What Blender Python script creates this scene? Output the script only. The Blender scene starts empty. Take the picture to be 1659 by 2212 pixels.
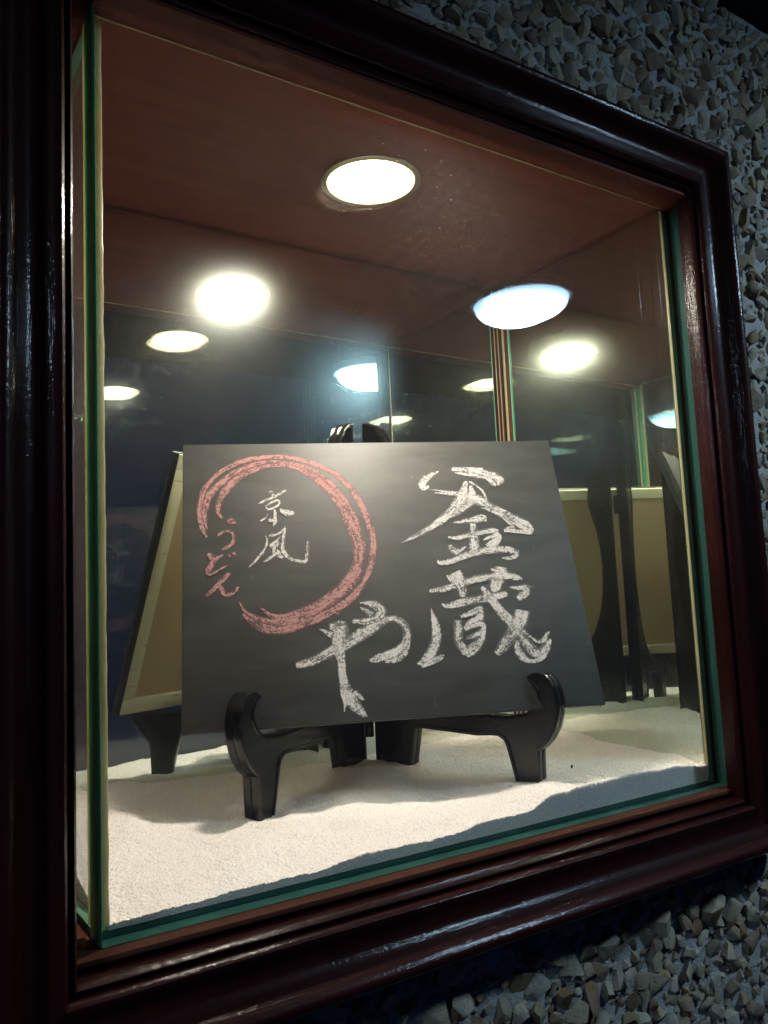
import bpy, bmesh, math, random
import numpy as np
from mathutils import Vector, Matrix, noise as mnoise

random.seed(7)
rng = np.random.default_rng(11)
sc = bpy.context.scene
col = sc.collection

# ---------------------------------------------------------------- camera
CAM = (-0.115554, -0.441595, 0.163128)
YAW, PITCH, ROLL = 0.587916, 0.108374, -0.045722
def cam_basis():
    f = Vector((math.sin(YAW) * math.cos(PITCH), math.cos(YAW) * math.cos(PITCH), math.sin(PITCH)))
    r = Vector((math.cos(YAW), -math.sin(YAW), 0)); u = r.cross(f)
    c, s = math.cos(ROLL), math.sin(ROLL)
    return c * r + s * u, -s * r + c * u, f
CR, CU, CF = cam_basis()
cd = bpy.data.cameras.new('camera'); cam = bpy.data.objects.new('camera', cd); col.objects.link(cam)
cd.sensor_fit = 'HORIZONTAL'; cd.sensor_width = 36; cd.lens = 36 * 1800.44 / 1659
cd.clip_start = 0.01; cd.clip_end = 100
m = Matrix((CR, CU, -CF)).transposed().to_4x4(); m.translation = Vector(CAM); cam.matrix_world = m
sc.camera = cam

# ---------------------------------------------------------------- world (a dark interior, a trace of cool ambient)
w = bpy.data.worlds.new('World'); sc.world = w; w.use_nodes = True
bg = w.node_tree.nodes['Background']; bg.inputs[0].default_value = (0.16, 0.30, 1.0, 1); bg.inputs[1].default_value = 0.022

# ---------------------------------------------------------------- exposure / render
vs = sc.view_settings; vs.view_transform = 'Standard'; vs.look = 'None'; vs.exposure = 0; vs.gamma = 1; vs.use_curve_mapping = False
sc.render.engine = 'CYCLES'
cy = sc.cycles
cy.use_denoising = True; cy.use_adaptive_sampling = True; cy.adaptive_threshold = 0.03
cy.max_bounces = 12; cy.glossy_bounces = 8; cy.diffuse_bounces = 3; cy.transmission_bounces = 12; cy.transparent_max_bounces = 24
cy.sample_clamp_indirect = 40; cy.blur_glossy = 0.3
cy.caustics_reflective = True

LAMP_POWER = 275          # lens of the case's downlight
LAMP_COLOR = (1.0, 0.915, 0.865)
ROOM_POWER = 92           # lenses of the passage's downlights
ROOM_COLOR = (0.57, 0.80, 1.0)

# sizes of the case (front pane's outer face is y = 0, its lower left corner the origin)
W, H, D = 0.5, 0.5047, 0.2335
PANE = 0.011              # front pane

# ================================================================ helpers
def link(name, me, mat=None, parent=None):
    o = bpy.data.objects.new(name, me); col.objects.link(o)
    if mat is not None and me is not None and len(me.materials) == 0:
        me.materials.append(mat)
    if parent is not None: o.parent = parent
    return o
def tag(o, label=None, cat=None, group=None, kind=None):
    if label: o['label'] = label
    if cat: o['category'] = cat
    if group: o['group'] = group
    if kind: o['kind'] = kind
    return o
def empty(name, label, cat, loc=(0, 0, 0), group=None):
    o = bpy.data.objects.new(name, None); col.objects.link(o); o.location = loc; o.empty_display_size = 0.02
    return tag(o, label, cat, group)
def from_bm(name, bm, mat, parent=None, smooth=False, angle=None):
    me = bpy.data.meshes.new(name); bm.normal_update(); bm.to_mesh(me); bm.free()
    if smooth:
        me.polygons.foreach_set('use_smooth', [True] * len(me.polygons))
        if angle is not None: me.set_sharp_from_angle(angle=math.radians(angle))
    return link(name, me, mat, parent)
def add_box(bm, x0, x1, y0, y1, z0, z1, bevel=0.0, seg=2):
    v = [bm.verts.new(c) for c in ((x0, y0, z0), (x1, y0, z0), (x1, y1, z0), (x0, y1, z0), (x0, y0, z1), (x1, y0, z1), (x1, y1, z1), (x0, y1, z1))]
    fs = [bm.faces.new([v[i] for i in q]) for q in ((0, 3, 2, 1), (4, 5, 6, 7), (0, 1, 5, 4), (1, 2, 6, 5), (2, 3, 7, 6), (3, 0, 4, 7))]
    if bevel:
        es = list({e for f in fs for e in f.edges})
        bmesh.ops.bevel(bm, geom=es, offset=bevel, segments=seg, profile=0.5, affect='EDGES')
    return fs
def box(name, x0, x1, y0, y1, z0, z1, mat, parent=None, bevel=0.0):
    bm = bmesh.new(); add_box(bm, x0, x1, y0, y1, z0, z1, bevel)
    return from_bm(name, bm, mat, parent, smooth=bool(bevel), angle=40)

# ---------------------------------------------------------------- node helpers
class NT:
    def __init__(s, name):
        s.m = bpy.data.materials.new(name); s.m.use_nodes = True; s.t = s.m.node_tree; s.t.nodes.clear()
        s.out = s.t.nodes.new('ShaderNodeOutputMaterial')
    def n(s, typ, props=None, **ins):
        nd = s.t.nodes.new('ShaderNode' + typ)
        for k, v in (props or {}).items(): setattr(nd, k, v)
        for k, v in ins.items():
            key = int(k[1:]) if k[0] == 'i' and k[1:].isdigit() else k.replace('_', ' ')
            s.set(nd.inputs[key], v)
        return nd
    def set(s, sock, v):
        if hasattr(v, 'bl_idname') and not hasattr(v, 'is_output'): v = v.outputs[0]
        if hasattr(v, 'is_output'): s.t.links.new(v, sock)
        else:
            if isinstance(v, tuple) and len(v) == 3 and sock.type == 'RGBA': v = (*v, 1)
            sock.default_value = v
    def math(s, op, a, b=0.0, c=0.0, clamp=False):
        nd = s.t.nodes.new('ShaderNodeMath'); nd.operation = op; nd.use_clamp = clamp
        for i, v in enumerate((a, b, c)): s.set(nd.inputs[i], v)
        return nd.outputs[0]
    def mix(s, f, a, b):
        nd = s.t.nodes.new('ShaderNodeMix'); nd.data_type = 'RGBA'
        s.set(nd.inputs[0], f); s.set(nd.inputs[6], a); s.set(nd.inputs[7], b); return nd.outputs[2]
    def ramp(s, f, *stops):
        nd = s.t.nodes.new('ShaderNodeValToRGB'); cr = nd.color_ramp
        while len(cr.elements) < len(stops): cr.elements.new(0.5)
        for e, (p, c) in zip(cr.elements, stops):
            e.position = p; e.color = (*c, 1) if isinstance(c, tuple) else (c, c, c, 1)
        s.set(nd.inputs[0], f); return nd.outputs[0]
    def coord(s, scale=(1, 1, 1), kind='Object'):
        tc = s.t.nodes.new('ShaderNodeTexCoord'); mp = s.t.nodes.new('ShaderNodeMapping')
        mp.inputs['Scale'].default_value = scale; s.t.links.new(tc.outputs[kind], mp.inputs[0]); return mp.outputs[0]
    def noise(s, vec, scale, detail=4, rough=0.55, dist=0.0):
        return s.n('TexNoise', Vector=vec, Scale=scale, Detail=detail, Roughness=rough, Distortion=dist).outputs[0]
    def bump(s, h, strength, dist=0.001, normal=None):
        nd = s.n('Bump', Height=h, Strength=strength, Distance=dist)
        if normal is not None: s.set(nd.inputs['Normal'], normal)
        return nd.outputs[0]
    def done(s, shader):
        s.set(s.out.inputs['Surface'], shader); return s.m

def wood(name, dark, light, rough, coat, axis, bump=0.35, wear=0.0):
    """varnished timber, grain along the given axis of the object"""
    t = NT(name)
    sc_ = [60, 60, 60]; sc_[axis] = 4.0
    v = t.coord(tuple(sc_))
    g1 = t.noise(v, 1.0, 6, 0.65, 0.6); g2 = t.noise(t.coord(tuple(4 * k for k in sc_)), 1.6, 4, 0.6)
    big = t.noise(t.coord((9, 9, 9)), 1.0, 3)
    f = t.math('ADD', t.math('MULTIPLY', g1, 0.7), t.math('MULTIPLY', big, 0.4))
    c = t.ramp(f, (0.30, dark), (0.55, tuple(0.5 * (a + b) for a, b in zip(dark, light))), (0.78, light))
    pores = t.math('GREATER_THAN', g2, 0.66)
    c = t.mix(t.math('MULTIPLY', pores, 0.5), c, tuple(0.35 * k for k in dark))
    if wear:
        dust = t.math('GREATER_THAN', t.noise(t.coord((1, 1, 1)), 420, 3, 0.6), 0.74)
        c = t.mix(t.math('MULTIPLY', dust, wear), c, (0.22, 0.2, 0.19))
    fine = t.noise(t.coord((1, 1, 1)), 260, 3, 0.6)
    h = t.math('ADD', t.math('MULTIPLY', g2, 0.6), t.math('ADD', t.math('MULTIPLY', fine, 0.5), t.math('MULTIPLY', g1, 0.8)))
    nrm = t.bump(h, bump, 0.0009)
    r = t.math('MULTIPLY_ADD', t.noise(t.coord((1, 1, 1)), 70, 3), 0.22, rough - 0.1)
    b = t.n('BsdfPrincipled', Base_Color=c, Roughness=r, Normal=nrm)
    b.inputs['Specular IOR Level'].default_value = 0.10; b.inputs['Coat Weight'].default_value = coat; b.inputs['Coat Roughness'].default_value = 0.12
    t.set(b.inputs['Coat Normal'], t.bump(h, bump * 1.3, 0.0009))
    return t.done(b)

FRAME_D, FRAME_L = (0.010, 0.0018, 0.0019), (0.050, 0.0082, 0.0062)
M_FRAME_X = wood('dark_varnished_frame_wood_x', FRAME_D, FRAME_L, 0.45, 0.40, 0, 0.5, 0.05)
M_FRAME_Z = wood('dark_varnished_frame_wood_z', FRAME_D, FRAME_L, 0.45, 0.40, 2, 0.5, 0.05)
M_CEIL = wood('red_brown_case_wood', (0.112, 0.025, 0.016), (0.178, 0.046, 0.030), 0.55, 0.05, 0, 0.12)
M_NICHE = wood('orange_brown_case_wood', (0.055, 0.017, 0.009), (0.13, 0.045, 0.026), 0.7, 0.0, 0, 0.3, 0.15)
M_NICHE_Z = wood('shaded_case_wood_upright', (0.020, 0.006, 0.004), (0.065, 0.019, 0.009), 0.88, 0.0, 2, 0.2, 0.2)  # case wood darkened: shadow beside the right pane is put into the colour

def glass(name, tint, dust, scratch):
    """clear pane: each face reflects by Fresnel, the rest passes straight through; a thin film of dust and wipe marks"""
    t = NT(name)
    geo = t.n('NewGeometry')
    ior = t.math('MULTIPLY_ADD', geo.outputs['Backfacing'], 1 / 1.5 - 1.5, 1.5)
    fr = t.n('Fresnel', IOR=ior)
    gl = t.n('BsdfGlossy', Color=(1, 1, 1), Roughness=0.0)
    tr = t.n('BsdfTransparent', Color=tint)
    clean = t.n('MixShader', i0=fr, i1=tr, i2=gl)
    # wiped arcs of dust
    v = t.coord((1, 1, 1))
    rot = t.n('Mapping', {'vector_type': 'POINT'}, Vector=t.n('VectorRotate', {'rotation_type': 'Y_AXIS'}, Vector=v, Angle=0.75)); rot.inputs['Scale'].default_value = (24, 24, 420)
    wv = t.n('TexNoise', Vector=rot.outputs[0], Scale=1.0, Detail=3, Roughness=0.75, Distortion=1.2).outputs[0]
    specks = t.math('GREATER_THAN', t.noise(v, 520, 1, 0.5), 0.775)
    amt = t.math('MULTIPLY_ADD', wv, 0.7, 0.02, clamp=True)
    d = t.math('ADD', t.math('MULTIPLY', amt, dust), t.math('MULTIPLY', specks, dust * scratch), clamp=True)
    film = t.n('AddShader', i0=t.n('BsdfTranslucent', Color=(0.8, 0.78, 0.74)), i1=t.n('BsdfDiffuse', Color=(0.5, 0.49, 0.47)))
    return t.done(t.n('MixShader', i0=d, i1=clean, i2=film))
M_GLASS = glass('clear_pane_glass', (0.97, 0.99, 0.975), 0.008, 12.0)
M_GLASS_SIDE = glass('side_pane_glass', (0.93, 0.97, 0.94), 0.02, 4.0)

def edge_glass(name, a, b_):
    t = NT(name)
    n = t.noise(t.coord((30, 30, 4)), 1.0, 3)
    c = t.ramp(n, (0.3, a), (0.7, b_))
    pr = t.n('BsdfPrincipled', Base_Color=c, Roughness=0.22)
    pr.inputs['Subsurface Weight'].default_value = 0.0
    tl = t.n('BsdfTranslucent', Color=c)
    return t.done(t.n('MixShader', i0=0.45, i1=pr, i2=tl))
M_EDGE = edge_glass('green_glass_edge', (0.17, 0.52, 0.33), (0.30, 0.68, 0.48))  # lighter than the deep edge: light within the glass put into the colour
M_EDGE_DK = edge_glass('deep_green_glass_edge', (0.034, 0.14, 0.11), (0.07, 0.22, 0.175))

def mirror(name, colr, haze, streak):
    t = NT(name)
    v = t.coord((1, 1, 1))
    wipe = t.n('TexNoise', Vector=t.coord(streak), Scale=1.0, Detail=5, Roughness=0.7, Distortion=0.8).outputs[0]
    g0 = t.n('BsdfGlossy', Color=colr, Roughness=0.0)
    g1 = t.n('BsdfGlossy', Color=colr, Roughness=0.21)
    d = t.n('BsdfDiffuse', Color=(0.5, 0.5, 0.47))
    specks = t.math('GREATER_THAN', t.noise(v, 480, 2, 0.5), 0.78)
    s1 = t.n('MixShader', i0=haze, i1=g0, i2=g1)
    f = t.math('ADD', t.math('MULTIPLY', t.math('MULTIPLY_ADD', wipe, 1.6, -0.5, clamp=True), 0.015), t.math('MULTIPLY', specks, 0.25))
    return t.done(t.n('MixShader', i0=f, i1=s1, i2=d))
M_MIRROR = mirror('silvered_back', (0.76, 0.83, 0.76), 0.08, (30, 30, 30))
M_MIRROR_R = mirror('silvered_side', (0.70, 0.76, 0.68), 0.05, (40, 160, 14))

def plain(name, colr, rough, spec=0.5, metal=0.0, bump=None, coat=0.0):
    t = NT(name)
    b = t.n('BsdfPrincipled', Base_Color=colr, Roughness=rough, Metallic=metal)
    b.inputs['Specular IOR Level'].default_value = spec; b.inputs['Coat Weight'].default_value = coat
    if bump:
        t.set(b.inputs['Normal'], t.bump(t.noise(t.coord((1, 1, 1)), bump[0], 4), bump[1], bump[2]))
    return t.done(b)

def black_plastic():
    t = NT('glossy_black_plastic'); v = t.coord((1, 1, 1))
    sm = t.noise(v, 60, 4); fine = t.noise(v, 900, 2)
    scr = t.math('GREATER_THAN', t.noise(t.coord((70, 70, 260)), 1.0, 2, 0.4, 2.5), 0.735)
    lint = t.math('GREATER_THAN', t.noise(v, 620, 2, 0.5), 0.79)
    c = t.mix(t.math('MULTIPLY', lint, 0.30), (0.0055, 0.0052, 0.0052), (0.25, 0.23, 0.21))
    b = t.n('BsdfPrincipled', Base_Color=c, Roughness=t.math('MULTIPLY_ADD', sm, 0.16, 0.16), Normal=t.bump(fine, 0.04, 0.0003))
    return t.done(b)
M_BLACK = black_plastic()

def board_mat():
    t = NT('slate_chalkboard_face'); v = t.coord((1, 1, 1))
    n1 = t.noise(v, 22, 5, 0.6); fine = t.noise(v, 1500, 2); smear = t.noise(t.coord((14, 60, 30)), 1.0, 4, 0.6, 0.8)
    c = t.ramp(n1, (0.3, (0.038, 0.038, 0.033)), (0.75, (0.050, 0.050, 0.044)))
    c = t.mix(t.math('MULTIPLY', t.math('MULTIPLY_ADD', smear, 1.8, -0.62, clamp=True), 0.13), c, (0.30, 0.29, 0.27))
    sp = t.math('GREATER_THAN', t.noise(v, 480, 2, 0.5), 0.785)
    scr = t.math('GREATER_THAN', t.noise(t.coord((300, 60, 60)), 1.0, 2, 0.4, 2.0), 0.765)
    c = t.mix(t.math('MULTIPLY', t.math('MAXIMUM', sp, scr), 0.22), c, (0.5, 0.48, 0.45))
    b = t.n('BsdfPrincipled', Base_Color=c, Roughness=0.56, Normal=t.bump(fine, 0.12, 0.0003))
    b.inputs['Specular IOR Level'].default_value = 0.38
    return t.done(b)
M_BOARD = board_mat()
M_BOARD_EDGE = plain('painted_board_edge', (0.02, 0.022, 0.021), 0.6)
M_PINE = wood('pale_pine', (0.64, 0.55, 0.41), (0.78, 0.70, 0.55), 0.6, 0.0, 0, 0.2)
M_HARDBOARD = plain('brown_hardboard', (0.50, 0.345, 0.21), 0.7, 0.3, bump=(500, 0.2, 0.0003))

def chalk(name, c0, c1):
    """chalk: grain breaks up the stroke, more so towards its edge; streaks along the stroke"""
    t = NT(name)
    uv = t.n('UVMap'); uv.uv_map = 'stroke'
    sep = t.n('SeparateXYZ', Vector=uv.outputs[0])
    across = t.math('ABSOLUTE', sep.outputs['Y'])
    edge = t.math('POWER', across, 3.0)
    v = t.coord((1, 1, 1))
    grain = t.noise(v, 1000, 2, 0.6); grit = t.noise(v, 380, 3, 0.6)
    smp = t.n('Mapping', Vector=uv.outputs[0]); smp.inputs['Scale'].default_value = (60, 2.6, 1)
    streak = t.noise(smp.outputs[0], 1.0, 3, 0.6)
    dens = t.math('ADD', t.math('MULTIPLY', grain, 1.0), t.math('ADD', t.math('MULTIPLY', grit, 0.7), t.math('ADD', t.math('MULTIPLY', streak, 0.9), t.math('MULTIPLY_ADD', t.noise(v, 45, 3, 0.6), 0.8, -0.34))))
    val = t.math('SUBTRACT', dens, t.math('MULTIPLY_ADD', edge, 0.45, 1.12))
    a = t.math('MULTIPLY', val, 3.6, clamp=True)
    a = t.math('MULTIPLY_ADD', a, 0.82, 0.14, clamp=True)
    a = t.math('MULTIPLY', a, t.math('MULTIPLY_ADD', t.math('POWER', across, 8.0), -0.75, 1.0))
    c = t.mix(grit, c0, c1)
    d = t.n('BsdfPrincipled', Base_Color=c, Roughness=0.95, Normal=t.bump(grain, 0.6, 0.0006))
    d.inputs['Specular IOR Level'].default_value = 0.1
    return t.done(t.n('MixShader', i0=a, i1=t.n('BsdfTransparent'), i2=d))
M_CHALK_W = chalk('white_chalk', (0.46, 0.44, 0.42), (0.66, 0.635, 0.61))
M_CHALK_P = chalk('pink_chalk', (0.35, 0.180, 0.170), (0.48, 0.275, 0.260))

def sand_mat():
    t = NT('white_quartz_sand'); v = t.coord((1, 1, 1))
    g = t.noise(v, 1400, 2, 0.7); g2 = t.noise(v, 520, 2); big = t.noise(v, 14, 3)
    c = t.ramp(g, (0.30, (0.40, 0.37, 0.35)), (0.48, (0.68, 0.62, 0.58)), (0.7, (0.82, 0.77, 0.73)))
    c = t.mix(t.math('MULTIPLY', big, 0.25), c, (0.70, 0.62, 0.56))
    dark = t.math('GREATER_THAN', t.noise(v, 760, 1), 0.76)
    c = t.mix(t.math('MULTIPLY', dark, 0.55), c, (0.16, 0.14, 0.12))
    spark = t.math('GREATER_THAN', g2, 0.74)
    r = t.math('MULTIPLY_ADD', spark, -0.62, 0.85)
    b = t.n('BsdfPrincipled', Base_Color=c, Roughness=r, Normal=t.bump(t.math('ADD', g, g2), 0.75, 0.0007))
    return t.done(b)
M_SAND = sand_mat()

def stone_mat():
    t = NT('rough_gravel_stone')
    oi = t.n('ObjectInfo'); geo = t.n('NewGeometry')
    rnd = t.math('FRACT', t.math('ADD', oi.outputs['Random'], geo.outputs['Random Per Island']))
    v = t.n('TexCoord').outputs['Object']
    wp = geo.outputs['Position']
    n1 = t.noise(wp, 160, 5, 0.65); n2 = t.noise(wp, 700, 4, 0.7); n3 = t.noise(wp, 60, 3)
    base = t.ramp(rnd, (0.0, (0.26, 0.17, 0.085)), (0.22, (0.40, 0.30, 0.17)), (0.42, (0.54, 0.45, 0.29)), (0.60, (0.36, 0.34, 0.29)), (0.72, (0.28, 0.165, 0.08)), (0.84, (0.11, 0.065, 0.035)), (1.0, (0.58, 0.50, 0.36)))
    c = t.mix(t.ramp(n1, (0.35, 0.0), (0.7, 0.6)), base, (0.15, 0.10, 0.06))
    c = t.mix(t.ramp(n3, (0.4, 0.0), (0.75, 0.5)), c, (0.40, 0.40, 0.37))
    pit = t.ramp(n2, (0.28, 1.0), (0.40, 0.0))
    c = t.mix(t.math('MULTIPLY', pit, 0.5), c, (0.05, 0.04, 0.03))
    h = t.math('ADD', n1, t.math('MULTIPLY', n2, 0.5))
    b = t.n('BsdfPrincipled', Base_Color=c, Roughness=0.8, Normal=t.bump(h, 0.7, 0.0022))
    b.inputs['Specular IOR Level'].default_value = 0.3
    return t.done(b)
M_STONE = stone_mat()
def mortar_mat():
    t = NT('pale_grey_mortar'); v = t.coord((1, 1, 1))
    n = t.noise(v, 110, 6, 0.7); n2 = t.noise(v, 600, 3)
    c = t.ramp(n, (0.3, (0.26, 0.255, 0.235)), (0.7, (0.52, 0.515, 0.48)))
    b = t.n('BsdfPrincipled', Base_Color=c, Roughness=0.8, Normal=t.bump(t.math('ADD', n, n2), 0.8, 0.002))
    return t.done(b)
M_MORTAR = mortar_mat()
M_SOFFIT = plain('matt_black_paint', (0.008, 0.008, 0.009), 0.8, 0.2, bump=(80, 0.2, 0.001))
M_BRASS = plain('brushed_trim_metal', (0.55, 0.48, 0.34), 0.3, 0.5, 1.0, bump=(300, 0.1, 0.0003))
M_WHITE_METAL = plain('white_enamel_trim', (0.75, 0.75, 0.74), 0.4)
def seal_mat():
    t = NT('yellowed_clear_sealant'); n = t.noise(t.coord((40, 40, 12)), 1.0, 3)
    c = t.ramp(n, (0.3, (0.62, 0.54, 0.30)), (0.7, (0.78, 0.73, 0.52)))
    pr = t.n('BsdfPrincipled', Base_Color=c, Roughness=0.28)
    return t.done(t.n('MixShader', i0=0.55, i1=pr, i2=t.n('BsdfTranslucent', Color=c)))
M_SEAL = seal_mat()
def emitter(name, colr, power, rim, radius, stops):
    """a frosted lens: hottest over the source in the middle, dimmer and deeper in colour towards the reflector's rim"""
    t = NT(name); sep = t.n('SeparateXYZ', Vector=t.n('TexCoord').outputs['Object'])
    rr = t.math('SQRT', t.math('ADD', t.math('POWER', sep.outputs['X'], 2.0), t.math('POWER', sep.outputs['Y'], 2.0)))
    q = t.math('DIVIDE', rr, radius)
    s = t.ramp(q, *stops)
    c = t.mix(t.math('POWER', q, 3.0, clamp=True), colr, rim)
    return t.done(t.n('Emission', Color=c, Strength=t.math('MULTIPLY', s, float(power))))
M_LENS_WARM = emitter('lit_warm_lens', LAMP_COLOR, LAMP_POWER * 2.0, (1.0, 0.74, 0.34), 0.0355, ((0.0, 1.0), (0.55, 0.8), (0.80, 0.16), (0.93, 0.045), (1.0, 0.012)))
M_LENS_COOL = emitter('lit_cool_lens', ROOM_COLOR, ROOM_POWER * 1.7, (0.40, 0.70, 1.0), 0.070, ((0.0, 1.0), (0.60, 0.85), (0.86, 0.45), (0.95, 0.20), (1.0, 0.06)))

# ================================================================ the wall round the case
XI0, XI1, ZI0, ZI1 = -0.0155, 0.5000, -0.0066, 0.5070     # opening of the frame
FW = 0.0410                                           # width of its moulding
WALL_Y = -0.004
wall = empty('wall', 'pebble-dashed wall of rough tan gravel stones set in pale mortar', 'wall', (0.25, WALL_Y, -0.45))
wall_inv = Vector((0.25, WALL_Y, -0.45))
def wall_local(o): o.location = Vector(o.location) - wall_inv
# mortar: an uneven sheet with a hole where the case is let in
def mortar():
    nx, nz = 230, 210
    xs = np.linspace(-0.55, 1.55, nx); zs = np.linspace(-0.45, 0.728, nz)
    X, Z = np.meshgrid(xs, zs)
    Y = np.array([[WALL_Y + 0.0034 * mnoise.noise((x * 55, 3.1, z * 55)) + 0.0012 * mnoise.noise((x * 160, 7.7, z * 160)) for x in xs] for z in zs])
    verts = np.stack([X, Y, Z], -1).reshape(-1, 3) - np.array(wall_inv)
    idx = np.arange(nx * nz).reshape(nz, nx)
    q = np.stack([idx[:-1, :-1], idx[:-1, 1:], idx[1:, 1:], idx[1:, :-1]], -1).reshape(-1, 4)
    cx = (X[:-1, :-1] + X[1:, 1:]).reshape(-1) / 2; cz = (Z[:-1, :-1] + Z[1:, 1:]).reshape(-1) / 2
    hole = (cx > XI0 - 0.03) & (cx < XI1 + 0.03) & (cz > ZI0 - 0.03) & (cz < ZI1 + 0.03)
    q = q[~hole]
    me = bpy.data.meshes.new('mortar'); me.from_pydata(verts.tolist(), [], q.tolist())
    me.polygons.foreach_set('use_smooth', [True] * len(me.polygons))
    return link('mortar', me, M_MORTAR, wall)
mortar()
# stone shapes: hulls of scattered points, blunt-cornered
def stone_mesh(k):
    r = random.Random(100 + k)
    bm = bmesh.new()
    sx, sy, sz = r.uniform(0.8, 1.15), r.uniform(0.62, 0.95), r.uniform(0.85, 1.35)
    for i in range(r.randint(14, 20)):
        v = Vector((r.gauss(0, 1), r.gauss(0, 1), r.gauss(0, 1))).normalized()
        # push points out onto a rough cuboid so faces read as split stone
        mxx = max(abs(v.x), abs(v.y), abs(v.z)); v = v * (0.45 + 0.55 * (1 / mxx) * 0.72) * r.uniform(0.90, 1.05)
        bm.verts.new((v.x * sx, v.y * sy, v.z * sz))
    res = bmesh.ops.convex_hull(bm, input=bm.verts)
    bmesh.ops.delete(bm, geom=[g for g in res['geom_interior'] if isinstance(g, bmesh.types.BMVert)], context='VERTS')
    bmesh.ops.dissolve_limit(bm, angle_limit=math.radians(9), verts=bm.verts, edges=bm.edges)
    bmesh.ops.triangulate(bm, faces=bm.faces)
    me = bpy.data.meshes.new('stone_shape'); bm.normal_update(); bm.to_mesh(me); bm.free()
    me.polygons.foreach_set('use_smooth', [True] * len(me.polygons)); me.set_sharp_from_angle(angle=math.radians(38))
    me.materials.append(M_STONE)
    return me
STONES = [stone_mesh(k) for k in range(26)]
def project(p):
    d = Vector(p) - Vector(CAM); zc = d.dot(CF)
    if zc < 0.05: return None
    return 384 + 833.5 * d.dot(CR) / zc, 512 - 833.5 * d.dot(CU) / zc, zc
spots = []
cell = {}
def try_spot(x, z, r_):
    ci, cj = int(x // 0.02), int(z // 0.02)
    for a in range(ci - 2, ci + 3):
        for b in range(cj - 2, cj + 3):
            for (px, pz, pr) in cell.get((a, b), ()):
                if (px - x) ** 2 + (pz - z) ** 2 < (0.74 * (pr + r_)) ** 2: return
    cell.setdefault((ci, cj), []).append((x, z, r_)); spots.append((x, z, r_))
rs = random.Random(5)
for (lo, hi, n_try) in ((0.0080, 0.0120, 5500), (0.0058, 0.0085, 14000), (0.0030, 0.0056, 60000)):
    for i in range(n_try):
        x, z = rs.uniform(-0.20, 1.15), rs.uniform(-0.30, 0.722)
        if XI0 - FW - 0.002 < x < XI1 + FW + 0.002 and ZI0 - FW - 0.002 < z < ZI1 + FW + 0.002: continue
        if x < 0.0 and z > -0.02: continue
        try_spot(x, z, rs.uniform(lo, hi))
rank = []
for i, (x, z, r_) in enumerate(spots):
    q = project((x, WALL_Y - 0.004, z)); a = 0.0
    if q and -12 < q[0] < 780 and -12 < q[1] < 1036:
        # behind the frame's silhouette?
        hid = XI0 - FW - 0.01 < x < XI1 + FW + 0.03 and ZI0 - FW - 0.012 < z < ZI1 + FW + 0.03 and x < XI1 + FW + 0.03 and z > ZI0 - FW - 0.004
        a = (833.5 * r_ / q[2]) ** 2 * (0.2 if hid else 1.0)
    rank.append((a, i))
rank.sort(reverse=True)
single = {i for a, i in rank[:300] if a > 0}
vs_, fs_, base = [], [], 0
for i, (x, z, r_) in enumerate(spots):
    rr = random.Random(900 + i)
    me = STONES[rr.randrange(len(STONES))]
    rot = Matrix.Rotation(rr.uniform(0, 6.28), 4, 'Y') @ Matrix.Rotation(rr.uniform(-0.5, 0.5), 4, 'X') @ Matrix.Rotation(rr.uniform(-0.5, 0.5), 4, 'Z')
    out = rr.uniform(-0.15, 0.40)
    M = Matrix.Translation(Vector((x, WALL_Y - out * r_, z)) - wall_inv) @ rot @ Matrix.Diagonal((r_ * rr.uniform(0.9, 1.15), r_ * rr.uniform(0.8, 1.1), r_ * rr.uniform(0.95, 1.25), 1))
    if i in single:
        o = link('stone', me, None, wall); o.matrix_local = M
    else:
        n = len(me.vertices); co = np.empty(n * 3); me.vertices.foreach_get('co', co); co = co.reshape(-1, 3)
        Mn = np.array(M); vs_.append(co @ Mn[:3, :3].T + Mn[:3, 3])
        fs_ += [[base + k for k in p.vertices] for p in me.polygons]; base += n
me = bpy.data.meshes.new('small_stones'); me.from_pydata(np.concatenate(vs_).tolist(), [], fs_)
me.polygons.foreach_set('use_smooth', [True] * len(me.polygons)); me.set_sharp_from_angle(angle=math.radians(38))
o = link('small_stones', me, M_STONE, wall); o['kind'] = 'stuff'

# the dark soffit that closes the top of the wall
so = box('soffit', -2.2, 2.2, -0.90, 0.03, 0.7295, 0.75, M_SOFFIT)
so['kind'] = 'structure'

# ================================================================ the display case
case = empty('display_case', 'glass-fronted display case in a dark varnished moulded wood frame, let into the pebbled wall', 'display case', (0.24, 0, -0.003))
CO = Vector(case.location)
def cpart(o):
    o.parent = case; o.location = Vector(o.location) - CO; return o
# --- frame: four mitred rails with a moulded section (distance outwards, height towards the viewer)
SECTION = [(0.0, 0.006), (0.0, 0.0205), (0.0004, 0.0236), (0.0014, 0.0262), (0.0030, 0.0274), (0.0046, 0.0266), (0.0056, 0.0244), (0.0062, 0.0232),
           (0.0072, 0.0232), (0.0076, 0.0285), (0.0086, 0.0302), (0.0104, 0.0312), (0.0130, 0.0308), (0.0165, 0.0290), (0.0205, 0.0270), (0.0250, 0.0257),
           (0.0296, 0.0254), (0.0330, 0.0264), (0.0362, 0.0288), (0.0390, 0.0318), (0.0416, 0.0346), (0.0446, 0.0366), (0.0480, 0.0372), (0.0512, 0.0362),
           (0.0536, 0.0338), (0.0548, 0.0306), (0.0550, 0.0270), (0.0550, 0.002)]
SECTION = [(a * 0.745, h_ if k in (0, len(SECTION) - 1) else h_ - 0.0075 * (1 - a / 0.055)) for k, (a, h_) in enumerate(SECTION)]
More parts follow.
